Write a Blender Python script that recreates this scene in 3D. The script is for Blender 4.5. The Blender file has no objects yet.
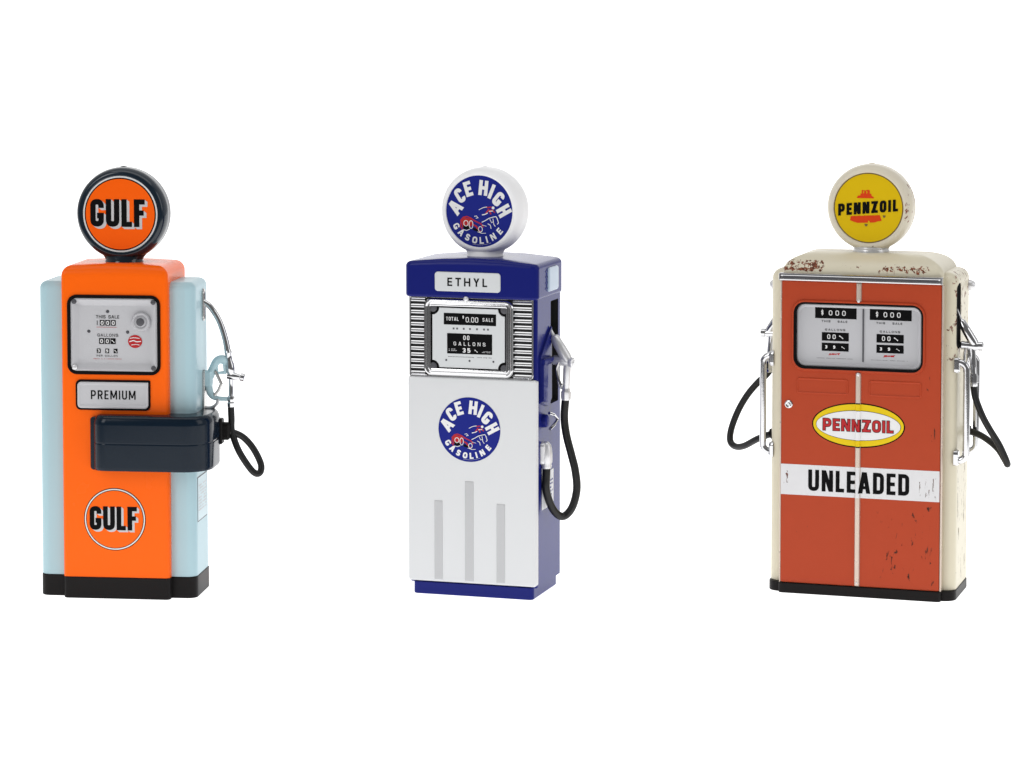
import bpy, bmesh, math, random
from mathutils import Vector, Matrix
from mathutils.geometry import delaunay_2d_cdt

random.seed(7)
MM = 0.001                       # every length below is written in millimetres (the pumps are table-top miniatures)
C = bpy.context.scene.collection
R = math.radians

# ------------------------------------------------------------------ materials
def nt(name):
    m = bpy.data.materials.new(name); m.use_nodes = True
    t = m.node_tree
    return m, t, t.nodes['Principled BSDF']

def objmm(t):
    tc = t.nodes.new('ShaderNodeTexCoord'); mp = t.nodes.new('ShaderNodeMapping')
    mp.inputs['Scale'].default_value = (1000, 1000, 1000)
    t.links.new(tc.outputs['Object'], mp.inputs['Vector'])
    return mp.outputs['Vector']

def noise(t, vec, scale, detail=4, rough=.55, dist=0.):
    n = t.nodes.new('ShaderNodeTexNoise')
    n.inputs['Scale'].default_value = scale; n.inputs['Detail'].default_value = detail
    n.inputs['Roughness'].default_value = rough; n.inputs['Distortion'].default_value = dist
    t.links.new(vec, n.inputs['Vector'])
    return n.outputs['Fac']

def rng(t, src, a, b, c=0., d=1.):
    n = t.nodes.new('ShaderNodeMapRange'); n.interpolation_type = 'SMOOTHSTEP'
    n.inputs['From Min'].default_value = a; n.inputs['From Max'].default_value = b
    n.inputs['To Min'].default_value = c; n.inputs['To Max'].default_value = d
    t.links.new(src, n.inputs['Value'])
    return n.outputs['Result']

def mth(t, op, a, b):
    n = t.nodes.new('ShaderNodeMath'); n.operation = op
    for i, s in enumerate((a, b)):
        if isinstance(s, (int, float)): n.inputs[i].default_value = s
        else: t.links.new(s, n.inputs[i])
    return n.outputs[0]

def mixc(t, fac, a, b):
    n = t.nodes.new('ShaderNodeMix'); n.data_type = 'RGBA'
    t.links.new(fac, n.inputs[0])
    for i, s in ((6, a), (7, b)):
        if isinstance(s, tuple): n.inputs[i].default_value = (*s, 1)
        else: t.links.new(s, n.inputs[i])
    return n.outputs[2]

def lin(r, g, b):
    f = lambda c: (c/255/12.92) if c/255 <= .04045 else ((c/255+.055)/1.055)**2.4
    return (f(r), f(g), f(b))

def paint(name, col, rough=.25, metal=0., coat=0., var=.015, bump=0., scale=.06, ior=1.5, spec=.5):
    m, t, p = nt(name)
    v = objmm(t)
    n = noise(t, v, scale)
    dark = tuple(c*(1-var) for c in col); lite = tuple(min(1, c*(1+var)) for c in col)
    t.links.new(mixc(t, n, dark, lite), p.inputs['Base Color'])
    t.links.new(rng(t, noise(t, v, scale*1.3), .25, .75, rough*.92, rough*1.08), p.inputs['Roughness'])
    p.inputs['Metallic'].default_value = metal
    p.inputs['Coat Weight'].default_value = coat; p.inputs['Coat Roughness'].default_value = .06
    p.inputs['IOR'].default_value = ior; p.inputs['Specular IOR Level'].default_value = spec
    if bump:
        b = t.nodes.new('ShaderNodeBump'); b.inputs['Strength'].default_value = bump
        b.inputs['Distance'].default_value = .0002
        t.links.new(noise(t, v, .9, 3), b.inputs['Height']); t.links.new(b.outputs[0], p.inputs['Normal'])
    return m

def boxmask(t, v, x=None, y=None, z=None, soft=1.5):
    s = t.nodes.new('ShaderNodeSeparateXYZ'); t.links.new(v, s.inputs[0])
    out = None
    for i, lim in enumerate((x, y, z)):
        if lim is None: continue
        lo = rng(t, s.outputs[i], lim[0]-soft, lim[0]+soft); hi = rng(t, s.outputs[i], lim[1]-soft, lim[1]+soft, 1, 0)
        k = mth(t, 'MULTIPLY', lo, hi)
        out = k if out is None else mth(t, 'MULTIPLY', out, k)
    return out

def worn(name, col, rough, regions, coat=0., soft=.025, rust=(.2, .06, .03), var=.04, spec=.3):
    """paint with chips and scratches that keep to some regions; regions = (x, y, z, noise scale, threshold, stretch, colour)"""
    m, t, p = nt(name)
    v = objmm(t)
    n = noise(t, v, .25)
    colr = mixc(t, n, tuple(c*(1-var) for c in col), tuple(min(1, c*(1+var)) for c in col))
    rg = None
    for (x, y, z, sc, th, stretch, rc) in regions:
        mp = t.nodes.new('ShaderNodeMapping'); mp.inputs['Scale'].default_value = stretch
        mp.inputs['Location'].default_value = (sc*3.1, th*17, sc)
        t.links.new(v, mp.inputs['Vector'])
        a = noise(t, mp.outputs[0], sc, 5, .62, .6)
        k = boxmask(t, v, x, y, z)
        thr = rng(t, k, 0, 1, .95, th)
        d = mth(t, 'SUBTRACT', a, thr)
        f = rng(t, d, 0, soft)
        tone = mixc(t, rng(t, noise(t, v, 1.7), .4, .6), rc, tuple(c*.35 for c in rc))
        colr = mixc(t, f, colr, tone)
        rg = f if rg is None else mth(t, 'MAXIMUM', rg, f)
    t.links.new(colr, p.inputs['Base Color'])
    if rg is not None: t.links.new(rng(t, rg, 0, 1, rough, .7), p.inputs['Roughness'])
    else: p.inputs['Roughness'].default_value = rough
    p.inputs['Coat Weight'].default_value = coat; p.inputs['Specular IOR Level'].default_value = spec
    b = t.nodes.new('ShaderNodeBump'); b.inputs['Strength'].default_value = .05; b.inputs['Distance'].default_value = .0002
    t.links.new(noise(t, v, .8, 3), b.inputs['Height']); t.links.new(b.outputs[0], p.inputs['Normal'])
    return m

M = dict(
    orange=paint('orange_gloss_enamel', (1.0, .135, .004), .26, spec=.12),
    sky=paint('pale_blue_enamel', (.42, .60, .655), .32, spec=.2),
    navygloss=paint('dark_navy_gloss_globe', (.0045, .013, .024), .16, spec=.4, coat=.15),
    palesky=paint('paler_blue_enamel', (.50, .68, .73), .35, spec=.25),
    navy=paint('dark_navy_plastic', (.0035, .0105, .021), .16, spec=.22),
    black=paint('black_plastic', (.010, .009, .009), .4, spec=.1),
    ink=paint('black_ink', (.0045, .0045, .005), .5, bump=0, spec=.05),
    inkgrey=paint('grey_ink', (.07, .07, .08), .5, bump=0),
    whiteink=paint('white_ink', (.80, .80, .80), .4, bump=0),
    greyink=paint('pale_grey_ink', (.55, .55, .56), .4, bump=0),
    orangeink=paint('orange_ink', (.97, .118, .001), .35, bump=0, spec=.15),
    redink=paint('red_ink', (.46, .022, .025), .4, bump=0, spec=.2),
    brightred=paint('vermilion_ink', (.70, .055, .008), .4, bump=0, spec=.1),
    blueink=paint('royal_blue_ink', (.008, .016, .22), .4, bump=0, spec=.15),
    yellow=paint('yellow_ink', (.78, .56, .005), .4, bump=0, spec=.2),
    mustard=paint('mustard_yellow_ink', (.73, .49, .004), .4, bump=0, spec=.1),
    olive=paint('brown_olive_ink', (.16, .10, .02), .4, bump=0),
    silver=paint('satin_silver_paint', (.66, .68, .69), .4, spec=.2),
    dish=paint('pale_grey_meter_enamel', (.53, .53, .55), .4, spec=.2),
    alu=paint('cast_silver_metal', (.74, .74, .75), .33, metal=.5, bump=.02),
    chrome=paint('bright_chrome', (.60, .60, .61), .09, metal=1., bump=.02, var=.04, scale=.3),
    dullchrome=paint('dull_chrome', (.48, .47, .46), .22, metal=1., bump=.02, var=.06),
    blue=paint('deep_blue_enamel', (.010, .015, .158), .2, spec=.11),
    white=paint('white_gloss_enamel', (.70, .71, .72), .35, spec=.1, var=.004),
    globewhite=paint('white_globe_plastic', (.92, .92, .93), .35, spec=.2, var=.01, bump=.01),
    flute=paint('grey_flute_paint', (.50, .505, .515), .35, var=.03),
    rubber=paint('black_rubber_hose', (.012, .012, .012), .36, bump=.1, spec=.3),
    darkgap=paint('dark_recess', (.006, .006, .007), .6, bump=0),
    glass=paint('frosted_blue_white_lens', (.42, .52, .64), .2, spec=.3),
    paper=paint('white_sticker', (.78, .79, .82), .5, bump=0),
    skypaper=paint('pale_blue_sticker', (.62, .76, .80), .5, bump=0),
    bead=paint('cream_bead_and_highlight_metal', (.60, .50, .42), .28, metal=.45),
)
RUST = (.27, .078, .035)
M['cream'] = worn('worn_cream_enamel', (.71, .655, .505), .36, [
    ((-21, -9), (-3, 7), (79.3, 82.9), 1.1, .475, (1, 1, 1), RUST),
    ((-21, 19), (-3, 3), (79.0, 79.3), 1.2, .44, (.8, 1, 1), (.36, .07, .03)),
    ((-7, 1), (-3, 7), (80.3, 82.2), 1.2, .57, (1, 1, 1), RUST),
    ((3, 17), (-3, 7), (79.3, 82.2), 1.15, .51, (1, 1, 1), RUST),
    ((19, 30), (2, 26), (55, 81), .7, .585, (1, 1, .6), (.30, .13, .09)),
    ((19, 30), (4, 26), (3, 34), .8, .60, (1, 1, .22), (.36, .28, .18)),
], coat=.05)
M['red'] = worn('worn_brick_red_enamel', (.44, .058, .020), .33, [
    ((2, 19), (-3, 3), (3, 24),   .55, .60, (1.3, 1, .55), (.10, .035, .022)),
    ((-20, -12), (-3, 3), (12, 18), .8, .63, (1, 1, .6), (.12, .04, .022)),
    ((15, 19), (-3, 3), (32, 60), .7, .64, (1.6, 1, .35), (.12, .04, .022)),
], var=.04, spec=.15, soft=.07)
M['bandwhite'] = worn('worn_white_band', (.72, .72, .73), .35, [
    ((-19.2, -17.4), (-3, 3), (25.5, 32), .8, .46, (1.5, 1, .4), (.16, .05, .03)),
    ((14, 19.5), (-3, 3), (24.5, 32), .9, .58, (1.6, 1, .4), (.12, .05, .035)),
])
M['globecream'] = worn('worn_cream_globe', (.72, .66, .53), .34, [
    ((-8, 8), (-6, 1), (-10.2, -8.9), 1.2, .50, (1, 1, 1.4), (.22, .11, .05)),
    ((8.2, 11.5), (-6, 3), (-4, 8), .8, .585, (1, 1, .7), (.30, .10, .06)),
], coat=.1)

# ------------------------------------------------------------------ object helpers
def link(name, bm, mat, parent, smooth=35, label=None, loc=None):
    bmesh.ops.recalc_face_normals(bm, faces=bm.faces) if smooth is not None else None
    bm.transform(Matrix.Scale(MM, 4))
    me = bpy.data.meshes.new(name); bm.to_mesh(me); bm.free()
    o = bpy.data.objects.new(name, me); C.objects.link(o)
    me.materials.append(M[mat] if isinstance(mat, str) else mat)
    if smooth is not None:
        me.polygons.foreach_set('use_smooth', [True]*len(me.polygons))
        me.set_sharp_from_angle(angle=R(smooth))
    if parent is not None: o.parent = parent
    if label: o['label'] = label
    if loc: o.location = Vector(loc)*MM
    return o

def rrect(x0, x1, z0, z1, r, n=6, sub=4):
    """rounded rectangle, counter-clockwise, equal point count whatever its size; r = one radius or (BL, BR, TR, TL)"""
    rr = (r,)*4 if isinstance(r, (int, float)) else r
    mx = min(abs(x1-x0), abs(z1-z0))/2
    rr = [max(.001, min(k, mx*.999)) for k in rr]
    cs = [((x0, z0), (1, 1), 180), ((x1, z0), (-1, 1), 270), ((x1, z1), (-1, -1), 0), ((x0, z1), (1, -1), 90)]
    arcs = []
    for (cx, cz), (sx, sz), a0 in cs:
        k = rr[len(arcs)]
        ox, oz = cx+sx*k, cz+sz*k
        arcs.append([(ox+k*math.cos(R(a0+90*i/n)), oz+k*math.sin(R(a0+90*i/n))) for i in range(n+1)])
    pts = []
    for i, a in enumerate(arcs):
        pts += a
        b = arcs[(i+1) % 4][0]; e = a[-1]
        ln = max(math.hypot(b[0]-e[0], b[1]-e[1]), 1e-6); ep = min(.12/ln, .1)
        for t in [ep]+[j/sub for j in range(1, sub)]+[1-ep]: pts.append((e[0]+(b[0]-e[0])*t, e[1]+(b[1]-e[1])*t))
    return pts

def loft(bm, rings, cap0=True, cap1=True, closed=True):
    vs = [[bm.verts.new(p) for p in r] for r in rings]
    n = len(vs[0])
    for a, b in zip(vs, vs[1:]):
        for i in range(n if closed else n-1):
            j = (i+1) % n
            bm.faces.new((a[i], a[j], b[j], b[i]))
    if cap0: bm.faces.new(list(reversed(vs[0])))
    if cap1: bm.faces.new(vs[-1])
    return vs

def block(bm, x0, x1, y0, y1, z0, z1, rc=1., rt=1., rb=.0, top=None, crown=0., n=6):
    """upright rounded block: rc plan corner radius, rt top rounding (or top=(inset, height) of an elliptical one), crown lifts the top"""
    hw = (x1-x0)/2; cx = (x0+x1)/2; hd = (y1-y0)/2; cy = (y0+y1)/2
    ti, th = top if top else (rt, rt)
    def ring(i, z, c=0.):
        pts = rrect(x0+i, x1-i, y0+i, y1-i, max(rc-i*.8, .15), n)
        return [(x, y, z + c*crown*max(0, (1-((x-cx)/hw)**2))) for x, y in pts]
    rings = []
    if rb:
        for k in range(4): a = R(90*k/3); rings.append(ring(rb*(1-math.sin(a)), z0+rb*(1-math.cos(a))))
    else: rings.append(ring(0, z0))
    zc = z1-th
    rings.append(ring(0, z0+rb+.1)); rings.append(ring(0, zc-.12, .45 if crown else 0))
    rings.append(ring(0, zc, .5 if crown else 0))
    for k in range(1, 9):
        a = R(90*k/8); rings.append(ring(ti*(1-math.cos(a)), zc+th*math.sin(a), .5+.5*k/8))
    m = min(hw, hd)-ti
    for k in (.35, .7, .97): rings.append(ring(ti+m*k, z1+crown*.0, 1.))
    loft(bm, rings)

def plate(bm, x0, x1, z0, z1, r, prof, cap=True, back=True, n=6, sub=4, axis='y'):
    """something stacked on a face: prof = [(inset, depth)]; on the front face depth is y, with axis='x' the face is a side one"""
    rings = []
    if cap: prof = list(prof)+[(prof[-1][0]+.06, prof[-1][1])]
    for ins, d in prof:
        k = r if isinstance(r, (int, float)) else None
        rr = max(k-ins, .12) if k is not None else tuple(max(q-ins, .12) for q in r)
        pts = rrect(x0+ins, x1-ins, z0+ins, z1-ins, rr, n, sub)
        rings.append([(p, d, q) for p, q in pts] if axis == 'y' else [(d, p, q) for p, q in pts])
    loft(bm, rings, back, cap)

def box(bm, x0, x1, y0, y1, z0, z1, bev=.1):
    plate(bm, x0, x1, z0, z1, bev, [(0, y1), (0, y0+bev), (bev*.3, y0+bev*.3), (bev, y0)], n=2, sub=1)

def spline(pts, k=8):
    P = [Vector(p) for p in pts]; out = []
    for i in range(len(P)-1):
        a = P[max(i-1, 0)]; b = P[i]; c = P[i+1]; d = P[min(i+2, len(P)-1)]
        for j in range(k):
            t = j/k
            out.append(.5*((2*b)+(-a+c)*t+(2*a-5*b+4*c-d)*t*t+(-a+3*b-3*c+d)*t**3))
    out.append(P[-1]); return out

def tube(bm, pts, r, n=14, cap=True, flat=1.):
    P = [Vector(p) for p in pts]
    rs = r if isinstance(r, (list, tuple)) else [r]*len(P)
    if len(rs) != len(P):
        rs = [rs[min(int(i*(len(rs)-1)/(len(P)-1)), len(rs)-2)]*(1-(i*(len(rs)-1)/(len(P)-1)) % 1)+rs[min(int(i*(len(rs)-1)/(len(P)-1))+1, len(rs)-1)]*((i*(len(rs)-1)/(len(P)-1)) % 1) for i in range(len(P))]
    T = [(P[min(i+1, len(P)-1)]-P[max(i-1, 0)]).normalized() for i in range(len(P))]
    u = T[0].cross(Vector((0, 1, 0)))
    if u.length < .1: u = T[0].cross(Vector((0, 0, 1)))
    rings = []
    for p, t, q in zip(P, T, rs):
        u = (u-t*u.dot(t)).normalized(); w = t.cross(u)
        rings.append([p+q*(u*math.cos(2*math.pi*i/n)+w*flat*math.sin(2*math.pi*i/n)) for i in range(n)])
    loft(bm, rings, cap, cap)

def rod(bm, a, b, prof, n=20):
    """turned piece along a-b: prof = [(t along 0..1, radius)]"""
    a = Vector(a); b = Vector(b); d = (b-a).normalized()
    u = d.cross(Vector((0, 1, 0)))
    if u.length < .1: u = d.cross(Vector((1, 0, 0)))
    u.normalize(); w = d.cross(u)
    loft(bm, [[a+(b-a)*t+r*(u*math.cos(2*math.pi*i/n)+w*math.sin(2*math.pi*i/n)) for i in range(n)] for t, r in prof])

def ball(bm, c, r, n=16):
    bmesh.ops.create_uvsphere(bm, u_segments=n, v_segments=n//2, radius=r, matrix=Matrix.Translation(c))

def cut(o, bm):
    """take the shape in bm out of the mesh object o for good"""
    bm.transform(Matrix.Scale(MM, 4)); bmesh.ops.recalc_face_normals(bm, faces=bm.faces)
    me = bpy.data.meshes.new('tool'); bm.to_mesh(me); bm.free()
    t = bpy.data.objects.new('tool', me); C.objects.link(t)
    par = o.parent; o.parent = None
    md = o.modifiers.new('b', 'BOOLEAN'); md.operation = 'DIFFERENCE'; md.solver = 'EXACT'; md.object = t
    dg = bpy.context.evaluated_depsgraph_get(); dg.update()
    new = bpy.data.meshes.new_from_object(o.evaluated_get(dg))
    o.modifiers.clear(); old = o.data; o.data = new; o.parent = par
    bpy.data.objects.remove(t); bpy.data.meshes.remove(me)
    new.polygons.foreach_set('use_smooth', [True]*len(new.polygons)); new.set_sharp_from_angle(angle=R(35))

# ------------------------------------------------------------------ lettering
def rpath(corners, closed=False, n=5):
    """corner points (x, y, radius) -> polyline with rounded corners"""
    out = []; m = len(corners)
    for i, (x, y, r) in enumerate(corners):
        p = Vector((x, y))
        if (not closed and i in (0, m-1)) or r <= 0: out.append(p); continue
        a = Vector(corners[(i-1) % m][:2]); b = Vector(corners[(i+1) % m][:2])
        da = (a-p); db = (b-p)
        k = min(r, da.length*.49 if (closed or i-1 > 0) else da.length, db.length*.49 if (closed or i+1 < m-1) else db.length)
        s = p+da.normalized()*k; e = p+db.normalized()*k
        for j in range(n+1):
            t = j/n; out.append(s*(1-t)**2+p*(2*t*(1-t)) + e*t*t)
    return [p for i, p in enumerate(out) if i == 0 or (p-out[i-1]).length > 1e-4]

def stroke(pts, t, closed=False):
    P = [Vector(p[:2]) for p in pts]; n = len(P); L = []; Rr = []
    for i in range(n):
        a = P[(i-1) % n] if (closed or i > 0) else None; b = P[(i+1) % n] if (closed or i < n-1) else None
        d1 = (P[i]-a).normalized() if a is not None else None; d2 = (b-P[i]).normalized() if b is not None else None
        if d1 is None: d1 = d2
        if d2 is None: d2 = d1
        n1 = Vector((-d1.y, d1.x)); n2 = Vector((-d2.y, d2.x)); m = n1+n2
        m = m/ max(m.dot(n1), .35) if m.length > .01 else n1
        L.append(P[i]+m*t/2); Rr.append(P[i]-m*t/2)
    return [[L[i], L[(i+1) % n], Rr[(i+1) % n], Rr[i]] for i in range(n if closed else n-1)]

RELW = dict(I=0, M=1.35, E=.82, F=.8, L=.78, T=.95, J=.7, N=1.05, H=1.05, A=1.1)
def glyph(ch, w, t, rnd=.5):
    h = t/2; X = w-h; Y = 1-h; r = min(w, 1)*rnd
    q = lambda *p: [Vector(a) for a in p]
    bar = lambda x0, x1, y0, y1: q((x0, y0), (x1, y0), (x1, y1), (x0, y1))
    S = lambda c, closed=False: stroke(rpath(c, closed), t, closed)
    tt = t*.92
    if ch == 'I': return [bar(0, t, 0, 1)]
    if ch == 'L': return [bar(0, t, 0, 1), bar(0, w, 0, tt)]
    if ch == 'F': return [bar(0, t, 0, 1), bar(0, w, 1-tt, 1), bar(0, w*.9, .47-tt*.3, .47+tt*.7)]
    if ch == 'E': return [bar(0, t, 0, 1), bar(0, w, 1-tt, 1), bar(0, w*.92, .5-tt/2, .5+tt/2), bar(0, w, 0, tt)]
    if ch == 'H': return [bar(0, t, 0, 1), bar(w-t, w, 0, 1), bar(0, w, .5-tt/2, .5+tt/2)]
    if ch == 'T': return [bar(w/2-h, w/2+h, 0, 1), bar(0, w, 1-tt, 1)]
    if ch == 'N': return [bar(0, t, 0, 1), bar(w-t, w, 0, 1), q((0, 1), (t*1.1, 1), (w, 0), (w-t*1.1, 0))]
    if ch == 'M': return [bar(0, t, 0, 1), bar(w-t, w, 0, 1), q((0, 1), (t*1.1, 1), (w/2+h*.9, .15), (w/2-h*.9, .15)), q((w, 1), (w-t*1.1, 1), (w/2-h*.9, .15), (w/2+h*.9, .15))]
    if ch == 'Z': return [bar(0, w, 1-tt, 1), bar(0, w, 0, tt), q((0, 0), (t*1.25, 0), (w, 1), (w-t*1.25, 1))]
    if ch == 'Y': return [bar(w/2-h, w/2+h, 0, .5), q((0, 1), (t*1.15, 1), (w/2+h, .42), (w/2-h, .42)), q((w, 1), (w-t*1.15, 1), (w/2-h, .42), (w/2+h, .42))]
    if ch == 'A':
        a = t*.62
        return [q((0, 0), (t*1.05, 0), (w/2+a*.7, 1), (w/2-a, 1)), q((w, 0), (w-t*1.05, 0), (w/2-a*.7, 1), (w/2+a, 1)), bar(w*.2, w*.8, .2, .2+tt*.85)]
    if ch == 'U': return S([(h, 1, 0), (h, h, r), (X, h, r), (X, 1, 0)])
    if ch in 'O0': return S([(h, h, r), (X, h, r), (X, Y, r), (h, Y, r)], True)
    if ch == 'D': return S([(h, h, 0), (X, h, r), (X, Y, r), (h, Y, 0)], True)
    if ch == 'C': return S([(X, .32, 0), (X, h, r), (h, h, r), (h, Y, r), (X, Y, r), (X, .68, 0)])
    if ch == 'G': return S([(w*.5, .5-h, 0), (X, .5-h, 0), (X, h, r), (h, h, r), (h, Y, r), (X, Y, r), (X, .68, 0)])
    if ch == 'S': return S([(X, .71, 0), (X, Y, r), (h, Y, r), (h, .52, r*.8), (X, .48, r*.8), (X, h, r), (h, h, r), (h, .29, 0)])
    if ch == 'P': return [bar(0, t, 0, 1)]+S([(h, Y, 0), (X, Y, r*.8), (X, .42, r*.8), (h, .42, 0)])
    if ch == 'R': return [bar(0, t, 0, 1)]+S([(h, Y, 0), (X, Y, r*.8), (X, .46, r*.8), (h, .46, 0)])+[q((w*.42, .5), (w*.42+t, .5), (w, 0), (w-t*1.05, 0))]
    if ch == '3': return S([(h, .75, 0), (h, Y, r), (X, Y, r), (X, .53, r*.6), (w*.35, .5, 0)])+S([(w*.35, .5, 0), (X, .5, r*.6), (X, h, r), (h, h, r), (h, .25, 0)])
    if ch == '5': return S([(X, Y, 0), (h, Y, 0), (h, .56, 0), (X, .56, r), (X, h, r), (h, h, r), (h, .25, 0)])
    if ch == '9': return S([(X, .5, 0), (X, Y, r), (h, Y, r), (h, .48, r), (X, .48, 0)])+S([(X, .6, 0), (X, h, r), (h, h, r), (h, .2, 0)])
    if ch == '1': return [bar(w/2-h, w/2+h, 0, 1)]
    if ch == '.': return [bar(w/2-h, w/2+h, 0, t)]
    if ch == '/': return stroke([(w*.1, .85), (w*.9, .1)], t)+[bar(0, t*1.2, .55, .85), bar(w-t, w, 0, .3)]
    if ch == '$': return [[p*.8+Vector((w*.1, .1)) for p in f] for f in glyph('S', w, t, rnd)]+[bar(w/2-h*.6, w/2+h*.6, -.05, 1.05)]
    return []

def word(s, cx, cy, width, H, t, gap=.12, rot=0., grow=0., rnd=.5, slant=0., dx=0., dy=0.):
    """polygons of a word centred on cx, cy: total width, cap height H, stroke t and gap in cap heights; grow fattens every letter by that much"""
    rel = [0 if c in 'I.' else RELW.get(c, 1.) for c in s]
    fixed = sum(t for c in s if c in 'I.') + gap*(len(s)-1)
    sp = sum(.6 for c in s if c == ' ')
    k = (width/H - fixed)/max(sum(r for r, c in zip(rel, s) if c != ' ')+sp, .01)
    x = -width/H/2; polys = []; c0, s0 = math.cos(R(rot)), math.sin(R(rot)); g = grow/H
    for c, r in zip(s, rel):
        w = t if c in 'I.' else (r*k if c != ' ' else .6*k)
        if c != ' ':
            for f in glyph(c, w/(1)+2*g, t+2*g, rnd) if not g else [[Vector((p.x, p.y)) for p in f] for f in glyph(c, (w+2*g)/(1+2*g), (t+2*g)/(1+2*g), rnd)]:
                o = []
                for p in f:
                    px, py = (p.x, p.y) if not g else (p.x*(1+2*g)-g, p.y*(1+2*g)-g)
                    X = (x+px)*H; Y = (py-.5)*H; X += Y*slant
                    o.append(Vector((cx+dx+X*c0-Y*s0, cy+dy+X*s0+Y*c0)))
                polys.append(o)
        x += w+gap
    return polys

def arcword(s, R0, H, angs, wid, t, inside=False):
    polys = []
    for c, a, w in zip(s, angs, wid):
        for f in glyph(c, w/H, t):
            o = []
            for p in f:
                X = p.x*H-w/2; Y = (p.y-.5)*H
                th = R(a)
                if not inside: rad = Vector((math.cos(th), math.sin(th))); tan = Vector((math.sin(th), -math.cos(th)))
                else: rad = Vector((-math.cos(th), -math.sin(th))); tan = Vector((-math.sin(th), math.cos(th)))
                ctr = Vector((math.cos(th), math.sin(th)))*R0
                sc = 1+ (Y/R0)*(.45 if not inside else -.45)
                o.append(ctr+tan*X*sc+rad*Y)
            polys.append(o)
    return polys

def xform(polys, cx, cy, s):
    return [[Vector((cx+p[0]*s, cy+p[1]*s)) for p in f] for f in polys]

def ellipse(cx, cy, a, b=None, n=72):
    b = b or a
    return [Vector((cx+a*math.cos(2*math.pi*i/n), cy+b*math.sin(2*math.pi*i/n))) for i in range(n)]

def rect(x0, x1, z0, z1): return [Vector((x0, z0)), Vector((x1, z0)), Vector((x1, z1)), Vector((x0, z1))]

def printed(name, polys, mat, parent, d=0., side=None, label=None):
    """a layer of ink: the union of the polygons, lying d above the front face (or on the face x = side)"""
    vs = []; fs = []
    for f in polys:
        a = sum(f[i].x*f[(i+1) % len(f)].y-f[(i+1) % len(f)].x*f[i].y for i in range(len(f)))
        g = list(f) if a > 0 else list(reversed(f))
        fs.append(list(range(len(vs), len(vs)+len(g)))); vs += [Vector((p[0], p[1])) for p in g]
    edges = [(f[i], f[(i+1) % len(f)]) for f in fs for i in range(len(f))]
    V, E_, F, _, _, of = delaunay_2d_cdt(vs, edges, [], 0, 1e-6)
    bb = [(min(q[0] for q in f), max(q[0] for q in f), min(q[1] for q in f), max(q[1] for q in f), f) for f in polys]
    def inside(c):
        for x0, x1, y0, y1, f in bb:
            if not (x0 <= c.x <= x1 and y0 <= c.y <= y1): continue
            wn = 0
            for i in range(len(f)):
                a, b = f[i], f[(i+1) % len(f)]
                cr = (b[0]-a[0])*(c.y-a[1])-(c.x-a[0])*(b[1]-a[1])
                if a[1] <= c.y < b[1] and cr > 0: wn += 1
                elif b[1] <= c.y < a[1] and cr < 0: wn -= 1
            if wn: return True
        return False
    bm = bmesh.new()
    bv = [bm.verts.new((v.x, -d, v.y) if side is None else (side+d, v.x, v.y)) for v in V]
    for f in F:
        c = (V[f[0]]+V[f[1]]+V[f[2]])/3
        if inside(c): bm.faces.new([bv[i] for i in f])
    for f in bm.faces:
        f.normal_update()
        n = f.normal
        if (side is None and n.y > 0) or (side is not None and n.x < 0): f.normal_flip()
    loose = [v for v in bm.verts if not v.link_faces]
    bmesh.ops.delete(bm, geom=loose, context='VERTS')
    return link(name, bm, mat, parent, None, label)

def smallprint(cx, cz, width, H, rows, seed=1, fill=.8):
    """rows of writing too small to read: broken little bars"""
    rd = random.Random(seed); out = []
    for i in range(rows):
        z = cz+(rows-1)*H*.9-i*H*1.8; x = cx-width/2
        while x < cx+width/2:
            w = rd.uniform(.25, .9)*H*2.2
            if rd.random() < fill: out.append(rect(x, min(x+w, cx+width/2), z-H*rd.uniform(.3, .5), z+H*rd.uniform(.3, .5)))
            x += w+H*rd.uniform(.35, .8)
    return out

def screw(name, parent, x, z, y, r, mat='dullchrome', h=.25):
    bm = bmesh.new()
    rod(bm, (x, y+.1, z), (x, y-h, z), [(0, r), (.6, r), (.85, r*.85), (1, r*.5)], 14)
    box(bm, x-r*.6, x+r*.6, y-h-.05, y, z-r*.1, z+r*.1, .03)
    return link(name, bm, mat, parent)

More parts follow.
